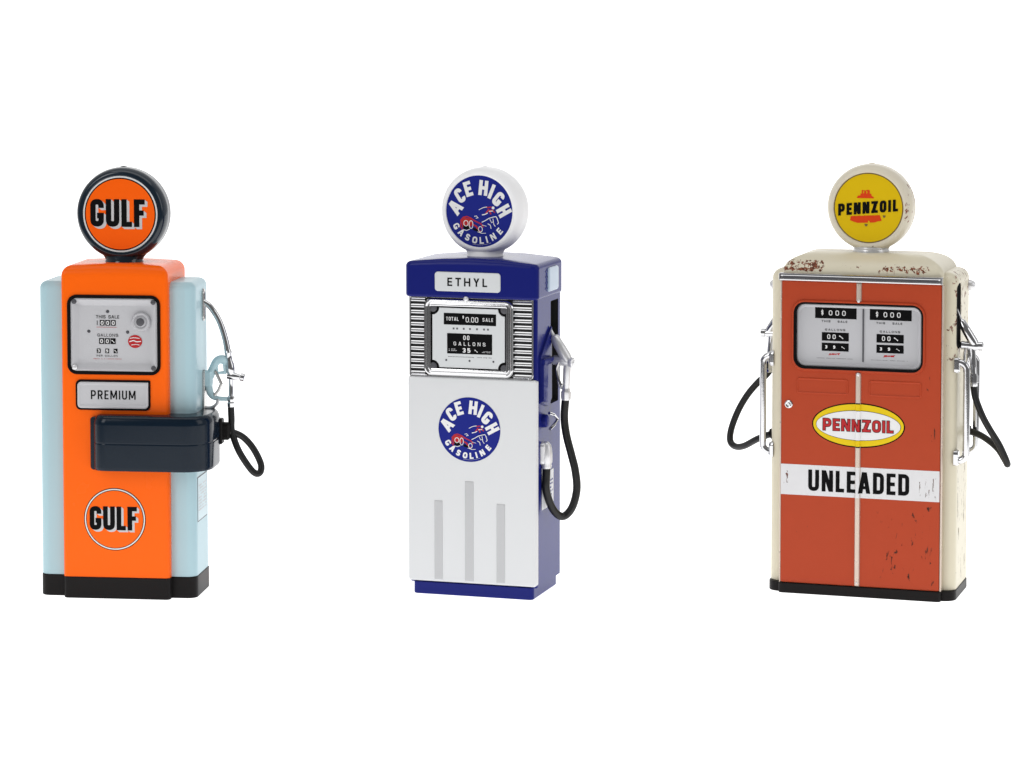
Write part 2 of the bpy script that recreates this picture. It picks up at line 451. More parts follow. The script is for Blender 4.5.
# ------------------------------------------------------------------ a pump globe
def globe(parent, x, y, z, Rr, Rf, half, mat, twist=0., collar=None, zbase=-12.6, nw=1.):
    g = bmesh.new()
    prof = [(.0, -half+.25), (Rf*.6, -half+.25), (Rf-.15, -half+.25), (Rf-.02, -half-.12), (Rf+.35, -half-.2)]
    for k in range(1, 12):
        a = R(90*k/12)
        prof.append((Rf+.35+(Rr-Rf-.35)*math.sin(a)**.9, (-half-.2)*math.cos(a)**.8))
    prof.append((Rr+.02, 0)); 
    full = prof[:-1]+[(Rr-.08, -.12), (Rr-.08, .12)]+[(r, -d) for r, d in reversed(prof[:-1])]
    n = 72
    rings = [[(r*math.cos(2*math.pi*i/n), d, r*math.sin(2*math.pi*i/n)) for i in range(n)] for r, d in full[1:-1]]
    loft(g, rings)
    # neck
    nk = []
    for zz, rx, ry in ((-Rr+2.8, 7.0, 3.2), (-Rr+1.7, 6.1, 3.7), (-Rr+1.0, 5.4, 4.1), (-Rr+.5, 5.0, 4.5), (-Rr+.1, 4.8, 4.65), (-Rr-.1, 4.9, 4.85), (zbase+.3, 4.95, 4.9), (zbase, 4.8, 4.8)):
        rx, ry = rx*nw, ry*nw
        nk.append([(rx*math.cos(2*math.pi*i/40), ry*math.sin(2*math.pi*i/40), zz) for i in range(40)])
    loft(g, nk)
    rod(g, (0, 0, Rr-.3), (0, 0, Rr+.22), [(0, 1.7), (.5, 1.1), (1, .3)], 14)
    o = link('globe', g, mat, parent, 50, loc=(x, y, z))
    o.rotation_euler.z = twist
    if collar:
        b = bmesh.new()
        rod(b, (0, 0, zbase+.4), (0, 0, -Rr+1.0), [(t_, r_*nw) for t_, r_ in ((0, 5.1), (.5, 5.15), (.62, 5.1), (.75, 4.95), (.85, 5.15), (1, 5.0))], 48)
        link('collar', b, collar, o, 50)
    return o

def pump(loc, rot, label):
    e = bpy.data.objects.new('gas_pump', None); C.objects.link(e)
    e.location = Vector(loc)*MM; e.rotation_euler.z = rot
    e.empty_display_size = .02
    e['label'] = label; e['category'] = 'gas pump'; e['group'] = 'miniature gas pumps in a row'
    return e

def logo_round(parent, cx, cz, r, d, weight=1., lift=0.):
    """round blue badge: arched words, a red car and a rider on a horse"""
    b = printed('badge_disc', [ellipse(cx, cz, r)], 'blueink', parent, d)
    t = []
    for ch, x, y, a, w in (('A', -.72, .13, 141, .32), ('C', -.585, .455, 124, .24), ('E', -.335, .645, 108, .22), ('H', .125, .685, 84, .27), ('I', .37, .59, 67, .10), ('G', .575, .39, 50, .25), ('H', .745, .065, 29, .26)):
        c_, s_ = math.cos(R(a-90)), math.sin(R(a-90))
        for f in glyph(ch, w/.42, .245):
            t.append([Vector((x+(p.x*.42-w/2)*c_-(p.y-.5)*.42*s_, y+lift+(p.x*.42-w/2)*s_+(p.y-.5)*.42*c_)) for p in f])
    t = xform(t, cx, cz, r)
    t += xform(arcword('GASOLINE', .81, .19, (212, 228, 244.5, 260.5, 275, 286.5, 301, 319), (.15, .15, .13, .15, .12, .05, .15, .12), .26*weight, True), cx, cz, r)
    printed('lettering', t, 'whiteink', b, d+.04)
    W = []; RR = []; K = []
    P = lambda x, y: ((x-375)/298, -(y-385)/307)
    st = lambda L, pts, w: L.extend(stroke([P(*p) for p in pts], w))
    st(RR, [(432, 402), (452, 378), (492, 372), (515, 392)], .035); st(RR, [(455, 365), (470, 385), (480, 408)], .04); st(RR, [(440, 352), (485, 345)], .03)
    W.append([Vector(p) for p in [P(500+13*math.cos(a), 352+13*math.sin(a)) for a in [k*.785 for k in range(8)]]])
    st(W, [(372, 372), (410, 352), (445, 345)], .018); st(W, [(400, 415), (430, 408), (452, 396)], .025); st(W, [(462, 382), (500, 378)], .02)
    st(W, [(398, 478), (430, 462), (462, 442), (500, 430), (525, 425), (536, 440), (548, 478), (536, 492)], .022)
    st(W, [(452, 488), (475, 500), (482, 530)], .02); st(W, [(498, 442), (506, 492), (520, 510)], .018); st(W, [(470, 448), (486, 478), (500, 470)], .016)
    st(W, [(330, 430), (350, 424), (365, 440), (345, 445)], .016)
    st(RR, [(206, 470), (232, 440), (262, 432), (300, 446), (340, 470), (392, 492), (412, 520)], .035)
    st(RR, [(212, 470), (206, 520), (226, 546)], .03); st(RR, [(320, 500), (350, 515), (366, 545), (392, 562)], .045); st(RR, [(240, 450), (282, 462), (318, 478)], .04)
    for (x, y, a, bb) in ((302, 500, 17, 34), (386, 538, 18, 24), (256, 490, 20, 24)):
        W.extend(stroke([P(x+a*math.cos(k*.524), y+bb*math.sin(k*.524)) for k in range(12)], .019, True))
    st(W, [(232, 545), (262, 552), (290, 540)], .02); st(W, [(360, 560), (400, 572), (436, 570)], .015); st(W, [(400, 500), (440, 510)], .012)
    RR.append([Vector(P(*p)) for p in ((214, 470), (240, 440), (300, 452), (322, 478), (300, 520), (262, 505), (222, 530))])
    K.append([Vector(P(*p)) for p in ((228, 505), (286, 515), (292, 545), (236, 540))]); K.append([Vector(P(*p)) for p in ((318, 525), (366, 540), (370, 560), (322, 548))])
    printed('car_emblem', xform(RR, cx, cz, r), 'redink', b, d+.04)
    printed('car_shadow', xform(K, cx, cz, r), 'ink', b, d+.055)
    printed('rider_emblem', xform(W, cx, cz, r), 'whiteink', b, d+.075)
    fine = []
    for k in range(14):
        a = R(258+k*2.5); fine += stroke([(.935*math.cos(a), .935*math.sin(a)), (.935*math.cos(a+.028), .935*math.sin(a+.028))], .010)
    printed('fine_print', xform(fine, cx, cz, r), 'greyink', b, d+.04)
    return b

def gulf_word(parent, cx, cz, r, d):
    H = .75*r; w = 1.52*r
    kw = dict(gap=.075, rnd=.42)
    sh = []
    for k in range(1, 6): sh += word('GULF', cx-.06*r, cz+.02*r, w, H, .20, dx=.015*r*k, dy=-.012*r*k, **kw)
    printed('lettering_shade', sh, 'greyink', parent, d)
    printed('lettering', word('GULF', cx-.06*r, cz+.02*r, w, H, .20, **kw), 'ink', parent, d+.04)

# =================================================================== 1: the orange and pale blue pump
g = pump((-96.63, -1.17, 0), -.11056, 'orange and pale blue miniature gas pump with a dark navy globe and navy hose guard')
bm = bmesh.new(); block(bm, -13.4, 13.1, 0, 20.6, 5.3, 81.6, 1.1, 2.4, crown=.5)
body = link('body', bm, 'orange', g)
bm = bmesh.new(); plate(bm, -11.5, 11.2, 55.4, 74.5, 2.2, [(0, 2.6), (0, -1)]); cut(body, bm)
bm = bmesh.new(); block(bm, -19.75, 19.15, 2.5, 18.9, 5.3, 77.6, 2.4, 1.8); link('side_casing', bm, 'sky', g)
bm = bmesh.new(); block(bm, -13.3, 13.3, -.25, 20.9, 0, 5.25, 1.1, .12, rb=.25); block(bm, -19.8, 19.3, 2.3, 19.1, 0, 5.2, 2.3, .12, rb=.25)
link('base', bm, 'black', g)
# meter
bm = bmesh.new()
plate(bm, -11.75, 11.35, 55.2, 74.65, 2.3, [(0, .1), (0, -.28), (.15, -.42), (.45, -.42), (.8, -.1), (.85, .6)], cap=False, back=False)
mt = link('meter', bm, 'ink', g)
bm = bmesh.new(); plate(bm, -11.4, 11.0, 55.5, 74.4, 2.0, [(0, 2.5), (0, .5), (.35, .05), (.9, -.15), (1.25, .05), (2.1, 1.0), (2.5, 1.15)]); link('meter_dish', bm, 'dish', mt)
for x, z in ((-10.0, 73.0), (9.6, 73.0), (9.6, 56.9)): screw('screw', mt, x, z, -.1, .62, 'inkgrey')
screw('screw', mt, -10.0, 56.9, -.1, .68, 'alu')
for x, z in ((-2.0, 70.5), (-6.7, 65.6), (2.95, 65.5)): screw('small_screw', mt, x, z, 1.15, .42, 'inkgrey', .15)
fy = -1.12
def G(polys, name='lettering', mat='ink', k=0.): return printed(name, polys, mat, mt, fy+.05+k)
G(word('THIS SALE', -2.0, 69.2, 5.8, .8, .15, .2)+word('1', -4.6, 67.7, .3, 1.1, .14)+[rect(-3.95+i*1.38, -2.75+i*1.38, 67.05, 68.4) for i in range(3)]
  + word('GALLONS', -2.0, 64.7, 5.2, .72, .14, .24)+[rect(-4.15+i*1.42, -2.9+i*1.42, 62.55, 63.95) for i in range(3)]
  + word('PER GALLON', -2.2, 59.65, 5.2, .42, .15, .4)+[rect(-4.75+i*2.1, -3.8+i*2.1, 60.3, 61.4) for i in range(3)])
G(word('0', -3.35, 67.72, .68, .95, .2)+word('0', -1.97, 67.72, .68, .95, .2)+word('0', -.59, 67.72, .68, .95, .2)+word('0', -3.52, 63.25, .68, .95, .2)+word('0', -2.1, 63.25, .68, .95, .2)+word('/', -.68, 63.25, .7, .9, .16)
  + word('3', -4.28, 60.85, .5, .75, .2)+word('9', -2.18, 60.85, .5, .75, .2)+word('/', -.08, 60.85, .55, .7, .2), 'numerals', 'whiteink', .04)
G([rect(-4.8, .3, 66.62, 66.70)]+smallprint(-2.1, 58.9, 7, .13, 1, 5), 'red_rule', 'redink')
bm = bmesh.new(); rod(bm, (6.4, 1.3, 68.15), (6.4, -.25, 68.15), [(0, 2.35), (.45, 2.3), (.7, 2.05), (.7, 1.75), (.45, 1.45), (.55, 1.2), (1, .9)], 30); link('dial', bm, 'dish', mt)
bm = bmesh.new(); rod(bm, (6.4, .4, 68.15), (6.4, -.5, 68.15), [(0, 1.0), (.8, 1.0), (.95, .8), (1, .5)], 20); link('dial_button', bm, 'inkgrey', mt)
rd_ = G([ellipse(4.8, 63.25, 1.75, 1.6, 30)], 'red_badge', 'redink', .02)
G(stroke([(3.5, 64.0), (4.4, 64.2), (5.9, 64.05)], .16)+stroke([(3.4, 63.2), (4.4, 63.5), (5.2, 63.2), (6.3, 63.3)], .22)+stroke([(3.9, 62.4), (5.0, 62.55), (5.9, 62.4)], .14), 'red_badge_lines', 'whiteink', .06)
# plate
bm = bmesh.new(); plate(bm, -9.75, 8.75, 46.5, 53.9, (1.2, 1.2, .3, 1.2), [(0, .3), (0, -.3), (.15, -.42), (.3, -.4)]); pl = link('grade_plate', bm, 'ink', g)
bm = bmesh.new(); plate(bm, -9.3, 8.35, 46.95, 53.45, (1, 1, .15, 1), [(0, -.2), (.05, -.62), (.25, -.75), (.55, -.75), (.85, -.55)]); link('plate_face', bm, 'dish', pl)
printed('lettering', word('PREMIUM', -.35, 50.3, 11.1, 2.2, .155, .2), 'ink', pl, .6)
# hose guard
bm = bmesh.new(); plate(bm, -6.1, 13.0, 31.9, 44.9, .8, [(0, .5), (0, -.7), (.2, -.9)]); gd = link('hose_guard', bm, 'navy', g)
bm = bmesh.new()
outer = lambda i: ([(-5.0+i, .5)] + [(-5.0+i+(3.6-i)*(1-math.cos(R(a))), -1.2-(3.0-i)*math.sin(R(a))) for a in range(0, 91, 10)]
                   + [(16.8+(7.0-i)*math.sin(R(a)), 2.8-(7.0-i)*math.cos(R(a))) for a in range(0, 91, 6)]
                   + [(23.8-i, 5), (23.8-i, 8.4)] + [(19.4+(4.4-i)*math.cos(R(a)), 8.6+(7.4-i)*math.sin(R(a))) for a in range(0, 91, 9)] + [(16, 16.0-i), (12, 14), (12, 4), (6, .5)])
def gring(i, z): return [(x, y, z) for x, y in outer(i)]
loft(bm, [gring(.9, 32.0), gring(.25, 32.15), gring(.0, 32.7), gring(0, 32.9), gring(0, 38.5), gring(0, 38.62), gring(.07, 38.72), gring(.07, 38.9), gring(0, 39.0), gring(0, 39.15), gring(0, 43.3), gring(0, 43.5), gring(.12, 44.3), gring(.4, 44.95), gring(.8, 45.4), gring(1.2, 45.52), gring(1.6, 45.56)])
link('guard_shell', bm, 'navy', gd)
# badge
bd = printed('badge_ring', [ellipse(-.35, 19.65, 7.7)], 'ink', g, .03)
printed('badge_white', [ellipse(-.35, 19.65, 7.5)], 'whiteink', bd, .06)
printed('badge_line', [ellipse(-.35, 19.65, 7.2)], 'ink', bd, .09)
printed('badge_disc', [ellipse(-.35, 19.65, 7.03)], 'orange', bd, .12)
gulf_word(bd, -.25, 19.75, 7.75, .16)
# globe
gb = globe(g, .15, 9.9, 93.9, 11.45, 9.45, 3.75, 'navygloss', -.02, zbase=-12.6, nw=.96)
printed('face_ring', [ellipse(0, 0, 9.4)], 'whiteink', gb, 3.6)
printed('face_line', [ellipse(0, 0, 8.95)], 'ink', gb, 3.64)
printed('face_disc', [ellipse(0, 0, 8.65)], 'orangeink', gb, 3.68)
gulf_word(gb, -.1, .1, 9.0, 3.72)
# sticker on the side
st = printed('sticker', [rect(4.9, 15.6, 18.4, 29.5)], 'inkgrey', g, .03, side=19.17)
printed('sticker_face', [rect(5.15, 15.35, 18.65, 29.25)], 'skypaper', st, .06, side=19.17)
printed('fine_print', smallprint(10.2, 24.2, 8.6, .42, 9, 3, .75), 'greyink', st, .09, side=19.17)
# spout, nozzle, bracket, hose on the right side
Y = 12.6
bm = bmesh.new(); plate(bm, Y-1.3, Y+1.3, 67.2, 75.2, 1.2, [(0, 18.6), (0, 19.4), (.2, 19.6), (.5, 19.5), (.7, 19.25)], axis='x'); link('port', bm, 'dullchrome', g)
bm = bmesh.new(); plate(bm, Y-1.4, Y+1.4, 45.2, 54.9, .3, [(0, 18.8), (0, 19.55), (.15, 19.7)], axis='x'); link('bracket_plate', bm, 'dullchrome', g)
bm = bmesh.new()
tube(bm, spline([(19.0, Y, 53.2), (20.6, Y, 53.4), (21.5, Y, 55.4), (22.6, Y, 57.3), (24.2, Y, 57.6), (25.9, Y, 56.3)]), [1.1, 1.15, .95, 1.0, 1.15, .8], flat=.7)
tube(bm, spline([(20.7, Y, 54.0), (20.5, Y, 51.0), (21.1, Y, 48.9), (22.6, Y, 48.0), (25.6, Y, 47.9)]), [1.0, .95, .85, .6, .5], flat=.7)
plate(bm, Y-1.0, Y+1.0, 51.0, 54.9, .4, [(0, 19.1), (0, 21.0), (.3, 21.4)], axis='x')
tube(bm, [(24.4, Y, 57.2), (24.6, Y, 54.8), (25.8, Y, 54.2)], [.5, .4, .4]); tube(bm, [(22.4, Y, 56.6), (22.6, Y, 54.3), (24.8, Y, 54.5)], .45)
link('nozzle_bracket', bm, 'palesky', g)
nz = bmesh.new()
tube(nz, spline([(19.2, Y, 71.9), (21.0, Y, 70.7), (23.2, Y, 67.3), (24.7, Y, 62.8), (25.4, Y, 58.9)]), [.78, .76, .76, .78, .85], 16)
rod(nz, (25.3, Y, 60.2), (26.2, Y, 53.6), [(0, .75), (.12, 1.0), (.2, .8), (.45, .85), (.55, 1.1), (.8, 1.15), (1, .8)], 18)
nzo = link('nozzle', nz, 'chrome', g)
bm = bmesh.new(); rod(bm, (25.2, Y, 53.7), (29.6, Y, 53.2), [(0, .9), (.2, 1.0), (.45, .95), (.6, .75), (.72, .7), (.76, 1.05), (.95, 1.05), (1, .7)], 16); link('knob', bm, 'chrome', nzo)
bm = bmesh.new(); rod(bm, (26.15, Y, 53.5), (26.0, Y, 48.2), [(0, .75), (.2, .6), (.9, .6), (1, .8)], 16); rod(bm, (26.0, Y, 48.6), (26.0, Y, 45.8), [(0, .8), (.15, 1.0), (.5, .8), (.6, 1.0), (.95, .95), (1, .8)], 8); link('swivel', bm, 'chrome', nzo)
bm = bmesh.new(); tube(bm, [(22.2, Y-.3, 54.8), (22.9, Y-.3, 53.4), (23.7, Y-.3, 51.7), (23.0, Y-.3, 50.0), (22.0, Y-.3, 48.8)], .42, 10); link('trigger', bm, 'dullchrome', nzo)
bm = bmesh.new(); tube(bm, spline([(22.9, Y, 47.9), (22.5, Y, 46.6), (21.2, Y, 45.7), (19.5, Y, 45.6)]), .45, 10, flat=1.5); link('guard_hook', bm, 'alu', nzo)
bm = bmesh.new(); tube(bm, spline([(26.0, 12.6, 46.2), (26.15, 12.5, 43), (26.3, 12.3, 39.8), (28.0, 12, 35.2), (30.7, 12, 31.0), (32.3, 12.2, 29.5), (33.3, 12.8, 29.9), (33.2, 13.6, 31.8), (31.5, 13.8, 35.2), (29.3, 13.6, 37.9), (27.2, 12.8, 39.3), (25.0, 11.8, 39.9)]), .84, 16)
hs = link('hose', bm, 'rubber', g)
bm = bmesh.new(); plate(bm, 9.8, 12.8, 36.9, 43.3, .5, [(0, 22.2), (0, 24.0), (.3, 24.3)], axis='x'); plate(bm, 10.2, 12.6, 37.9, 42.3, .8, [(0, 23.9), (0, 25.6), (.4, 26.0)], axis='x'); link('hose_fitting', bm, 'black', hs)

# =================================================================== 2: the white and blue pump
a = pump((-9.71, 1.03, 0), -.29969, 'white and deep blue miniature gas pump with a chrome louvred meter front and white globe')
bm = bmesh.new(); block(bm, -16.5, 16.2, .9, 21.9, 2.9, 76, .9, .3); body = link('body', bm, 'blue', a)
bm = bmesh.new(); plate(bm, 12.7, 19.4, 46.7, 72.2, .4, [(0, 13.2), (0, 18)], axis='x'); cut(body, bm)
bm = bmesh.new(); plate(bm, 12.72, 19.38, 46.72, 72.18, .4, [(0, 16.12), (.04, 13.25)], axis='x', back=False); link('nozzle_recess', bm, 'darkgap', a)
bm = bmesh.new(); block(bm, -15.45, 15.45, .2, 21.2, 0, 3.0, 1.1, .1, rb=.35); link('base', bm, 'blue', a)
bm = bmesh.new(); block(bm, -17.4, 16.75, -.5, 21.9, 73.6, 82.2, 1.7, 1.1, rb=.6, crown=1.1); hd = link('head', bm, 'blue', a)
bm = bmesh.new(); plate(bm, -9.4, 7.4, 74.7+.55, 80.0, .8, [(0, 0), (0, -.62), (.12, -.78), (.3, -.8)], n=5); pl = link('grade_plate', bm, 'silver', hd)
printed('lettering', word('ETHYL', -1.0, 77.6, 10.2, 2.05, .19, .38), 'ink', pl, .84)
bm = bmesh.new(); plate(bm, 8.0, 16.4, 74.9, 80.8, .8, [(0, 16.4), (0, 16.95), (.3, 17.25), (1.4, 17.3)], axis='x'); lp = link('side_lamp', bm, 'glass', hd)
bm = bmesh.new()
for z in (75.6, 77.0, 78.4, 79.8): plate(bm, 6.2, 8.3, z, z+.5, .2, [(0, 16.6), (0, 16.80), (.1, 16.84)], axis='x')
link('side_louvre', bm, 'blue', hd)
# lower door
bm = bmesh.new(); plate(bm, -16.65, 16.3, 3.3, 54.0, .7, [(0, 1.9), (0, .35), (.12, .12), (.4, 0)], sub=1); door = link('door_panel', bm, 'white', a)
bm = bmesh.new()
for x0, x1, zt in ((-9.8, -7.65, 23.5), (-1.9, .35, 28.6), (6.2, 8.4, 23.4)):
    plate(bm, x0, x1, 3.9, zt, .15, [(0, .4), (0, -.02), (.12, -.12), (.5, -.14)], n=2)
    f = link('flute', bm, 'flute', door); bm = bmesh.new()
bm.free()
logo_round(door, -.75, 41.35, 7.95, .05, 1.05)
# grille
bm = bmesh.new(); plate(bm, -16.2, 15.4, 54.0, 73.75, .5, [(0, 1.2), (0, .75)]); gr = link('grille', bm, 'darkgap', a)
for x0, x1 in ((-16.0, -12.2), (10.3, 15.1)):
    bm = bmesh.new()
    for i in range(13):
        z = 54.9+i*1.5
        tube(bm, [(x0, .55, z), (x1, .55, z)], .5, 10, flat=1.)
    link('louvre_bank', bm, 'chrome', gr)
bm = bmesh.new(); plate(bm, -16.3, 15.55, 54.0, 73.9, (.4, 1.2, .3, .3), [(0, 1.0), (0, .1), (.12, -.05), (.32, -.05), (.45, .1), (.45, .8)], cap=False, back=False); link('grille_frame', bm, 'chrome', gr)
bm = bmesh.new(); plate(bm, -12.35, 10.55, 54.4, 73.3, 1.9, [(0, .9), (0, -.25), (.25, -.6), (.55, -.65), (.85, -.45), (1.05, -.2), (1.3, -.25), (1.5, -.5), (1.75, -.45), (1.95, .3)], back=False); bz = link('meter_bezel', bm, 'chrome', gr)
# meter face with notched corners
def notch(x0, x1, z0, z1, r, d, ins=0.):
    pts = []
    x0 += ins; x1 -= ins; z0 += ins; z1 -= ins
    for cx, cz, a0 in ((x0, z0, 90), (x1, z0, 180), (x1, z1, 270), (x0, z1, 0)):
        for k in range(7):
            aa = R(a0-90*k/6); pts.append((cx+r*math.cos(aa), d, cz+r*math.sin(aa)))
    return pts
bm = bmesh.new(); plate(bm, -10.5, 8.75, 56.15, 71.5, .6, [(0, .5), (0, .0)], back=False); link('face_backing', bm, 'ink', bz)
bm = bmesh.new()
loft(bm, [notch(-10.15, 8.4, 56.5, 71.15, 1.75, .05), notch(-10.15, 8.4, 56.5, 71.15, 1.75, -.25), notch(-10.15, 8.4, 56.5, 71.15, 1.75, -.32, .12), notch(-10.15, 8.4, 56.5, 71.15, 1.75, -.27, .3), notch(-10.15, 8.4, 56.5, 71.15, 1.75, -.27, .34)], cap0=False)
mf = link('meter_face', bm, 'silver', bz)
for x, z in ((-10, 71), (8.25, 71), (-10, 56.65), (8.25, 56.65)): screw('corner_screw', bz, x, z, -.1, .95, 'inkgrey', .25)
D = .30
A_ = lambda n, p, m, k=0.: printed(n, p, m, mf, D+k)
A_('display', [rect(-7.2, 6.2, 67.05, 69.9), rect(-6.35, 5.2, 59.95, 64.95)], 'ink')
A_('numerals', word('TOTAL', -5.0, 68.5, 3.2, .9, .15, .2)+word('$', -2.2, 69.0, .45, .8, .2)+word('0.00', .05, 68.4, 3.2, 1.3, .125, .16)+word('SALE', 4.1, 68.5, 2.7, .9, .15, .3)
   + word('00', -1.4, 63.95, 1.6, 1.1, .17, .3)+word('GALLONS', -.6, 62.45, 8.2, .9, .15, .68)+word('35', -1.35, 60.85, 2.0, 1.1, .24, .4)+word('/', 1.1, 60.8, .8, .8, .15), 'whiteink', .04)
A_('fine_print', [rect(x, x+.45, 65.9, 66.35) for x in (-4.9, -4.0, -2.3, -.7, 1.1, 2.9, 3.9)]+smallprint(-.6, 59.2, 11.4, .17, 1, 8, .95), 'inkgrey')
A_('caption', smallprint(-4.9, 60.9, 2.0, .2, 2, 4)+smallprint(3.7, 60.6, 2.2, .14, 2, 6), 'greyink', .04)
for x in (-6.6, -.6, 5.5): screw('small_screw', mf, x, 58.3, -.26, .26, 'inkgrey', .12)
bm = bmesh.new(); ball(bm, (-1.45, -.35, 73.45), .7); link('lock_button', bm, 'alu', gr)
# globe
gb = globe(a, 0, 10.5, 94.4, 10.8, 8.95, 3.9, 'globewhite', -.09, zbase=-12.4, nw=.92)
logo_round(gb, 0, 0, 8.85, 3.75, .9, -.03)
# side fittings
bm = bmesh.new()
loft(bm, [[(d, y, z) for y, z in ((2.6, 48.3), (8.8, 46.6), (12.2, 48.2), (12.2, 66.2), (9.5, 64.4), (2.6, 59.6))] for d in (16.0, 16.75)])
loft(bm, [[(d, y, z) for y, z in ((3.0, 57.5), (12.0, 57.5), (12.0, 58.6), (3.0, 59.0))] for d in (16.6, 17.6)])
loft(bm, [[(d, y, z) for y, z in ((3.0, 48.6), (7.0, 47.8), (7.0, 57.6), (3.0, 57.6))] for d in (16.6, 17.3)])
bmesh.ops.bevel(bm, geom=bm.edges[:], offset=.15, segments=2, affect='EDGES')
link('nozzle_boot', bm, 'blue', a)
Y = 12.0
nz = bmesh.new()
rod(nz, (15.6, Y, 66.6), (17.6, Y, 62.6), [(0, .3), (.6, .5), (1, .6)], 14)
rod(nz, (17.1, Y, 63.8), (21.1, Y, 57.3), [(0, .6), (.08, 1.2), (.5, 1.35), (.8, 1.4), (1, 1.1)], 20)
rod(nz, (16.9, Y, 57.8), (21.6, Y, 57.3), [(0, .9), (.1, 1.2), (.8, 1.2), (1, 1.1)], 20)
rod(nz, (20.7, Y, 57.5), (20.4, Y, 50.6), [(0, .9), (.3, 1.0), (.95, .95), (1, .8)], 18)
tube(nz, spline([(18.3, Y, 57.4), (18.6, Y, 56.6), (18.5, Y, 53.5), (18.9, Y, 51.2), (20.3, Y, 50.7)]), .38, 10, flat=1.6)
nzo = link('nozzle', nz, 'alu', a, 50)
bm = bmesh.new(); rod(bm, (21.3, Y-.3, 57.3), (22.7, Y-.5, 57.2), [(0, 1.2), (.15, 1.35), (.7, 1.35), (.85, 1.1), (.85, .7), (1, .6)], 12); link('knob', bm, 'alu', nzo)
bm = bmesh.new(); rod(bm, (20.4, Y, 51.0), (20.35, Y, 47.9), [(0, .95), (.25, 1.05), (.35, 1.3), (.85, 1.3), (1, 1.1)], 8); link('swivel', bm, 'alu', nzo)
bm = bmesh.new(); tube(bm, spline([(18.9, Y-1, 57.4), (18.3, Y-1, 55.6), (18.6, Y-1, 53.6), (19.5, Y-1, 51.6)]), .28, 8, flat=1.5); link('trigger', bm, 'dullchrome', nzo)
bm = bmesh.new(); tube(bm, spline([(17.35, 5.6, 33.0), (17.3, 5.4, 30), (17.3, 5.4, 26.2), (18.3, 7.6, 21.5), (20.1, 10, 19.3), (22.1, 11.3, 21.3), (23.15, 12, 25.7), (22.8, 12, 30.3), (21.75, 12, 34.5), (20.5, 12, 39.2), (19.95, 12, 43.6), (20.3, 12, 48.6)]), .98, 18)
hs = link('hose', bm, 'rubber', a)
bm = bmesh.new(); rod(bm, (17.2, 5.6, 38.4), (17.3, 5.5, 31.8), [(0, .5), (.1, 1.1), (.25, 1.35), (.5, 1.5), (.75, 1.45), (.84, 1.2), (.9, 1.3), (1, 1.15)], 18)
plate(bm, 3.9, 7.3, 32.8, 38.2, .9, [(0, 16.0), (0, 17.0), (.3, 17.3)], axis='x'); link('hose_outlet', bm, 'alu', hs, 50)
bm = bmesh.new(); rod(bm, (16.1, 6.2, 43.4), (17.5, 6.2, 43.4), [(0, 1.7), (.8, 1.6), (1, 1.2)], 20); lk = link('lock', bm, 'blue', a)
bm = bmesh.new(); tube(bm, [(17.5, 7.2, 45.2), (17.7, 10.4, 44.4), (17.8, 13.4, 42.9), (17.7, 10.9, 41.9), (17.5, 7.8, 41.2)], .38, 10); link('latch', bm, 'chrome', lk)
st = printed('sticker', [[Vector(p) for p in ((5.0, 30.3), (15.2, 30.3), (15.2, 21.4), (5.0, 21.4))]], 'paper', a, .05, side=16.2)
printed('fine_print', smallprint(11.8, 26.0, 5.4, .5, 5, 12, .7), 'blueink', st, .09, side=16.2)

# =================================================================== 3: the worn red and cream pump
p = pump((85.12, .74, 0), -.30993, 'worn brick red and cream miniature gas pump with twin meters and chrome grab handles')
bm = bmesh.new(); block(bm, -20.1, 19.8, .7, 23.2, 2.5, 84.2, 2.0, 2, top=(8.5, 4.7)); body = link('body', bm, 'cream', p, 40)
bm = bmesh.new(); plate(bm, -16.75, 15.3, 55.9, 72.4, 2.8, [(0, 3.4), (0, -1)]); cut(body, bm)
bm = bmesh.new(); block(bm, -23.2, 23.0, 2.6, 22.8, 2.5, 80.2, 2.6, 2.6, top=(2.8, 2.6)); sc_ = link('side_casing', bm, 'cream', p, 40)
for sx, y0, y1 in ((1, 3.9, 8.4), (-1, 16.0, 20.4)):
    bm = bmesh.new(); plate(bm, y0, y1, 61.5, 77.6, 1.6, [(0, 21.0*sx), (0, 24*sx)], axis='x'); cut(sc_, bm)
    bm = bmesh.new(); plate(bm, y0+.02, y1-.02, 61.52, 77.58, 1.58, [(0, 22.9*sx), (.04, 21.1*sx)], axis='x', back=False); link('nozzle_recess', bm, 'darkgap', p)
bm = bmesh.new(); block(bm, -20.3, 20.0, -.35, 23.4, 0, 2.48, 1.0, .12, rb=.2); block(bm, -23.4, 23.2, 1.3, 23.0, 0, 2.42, 3.0, .12, rb=.2); link('base', bm, 'black', p)
# red door
bm = bmesh.new(); plate(bm, -19.8, 19.65, 2.6, 77.5, .5, [(0, 1.4), (0, .3), (.1, .1), (.35, 0)], sub=1); door = link('door_panel', bm, 'red', p)
bm = bmesh.new(); plate(bm, -16.75, 15.3, 55.9, 72.4, 2.8, [(0, 3.4), (0, -1)]); cut(door, bm)
bm = bmesh.new(); plate(bm, -17.3, 15.85, 55.35, 72.95, 3.3, [(0, .3), (0, -.1), (.2, -.4), (.5, -.42), (.75, -.15), (.8, .5)], cap=False, back=False); wd = link('window_surround', bm, 'red', door)
bm = bmesh.new(); plate(bm, -16.8, 15.35, 55.85, 72.45, 2.8, [(-.25, -.1), (-.1, -.35), (.4, -.3), (.6, .0), (.65, 1.6), (.8, 2.4)], cap=False, back=False); link('window_gasket', bm, 'ink', wd)
for x0, x1 in ((-15.9, -3.0), (2.0, 15.0)):
    bm = bmesh.new(); plate(bm, x0, x1, 49.75, 53.7, .6, [(0, .2), (0, -.02), (.12, -.16), (.28, -.18), (.45, -.04), (.6, .06)], n=4); link('louvre_panel', bm, 'red', door)
bm = bmesh.new()
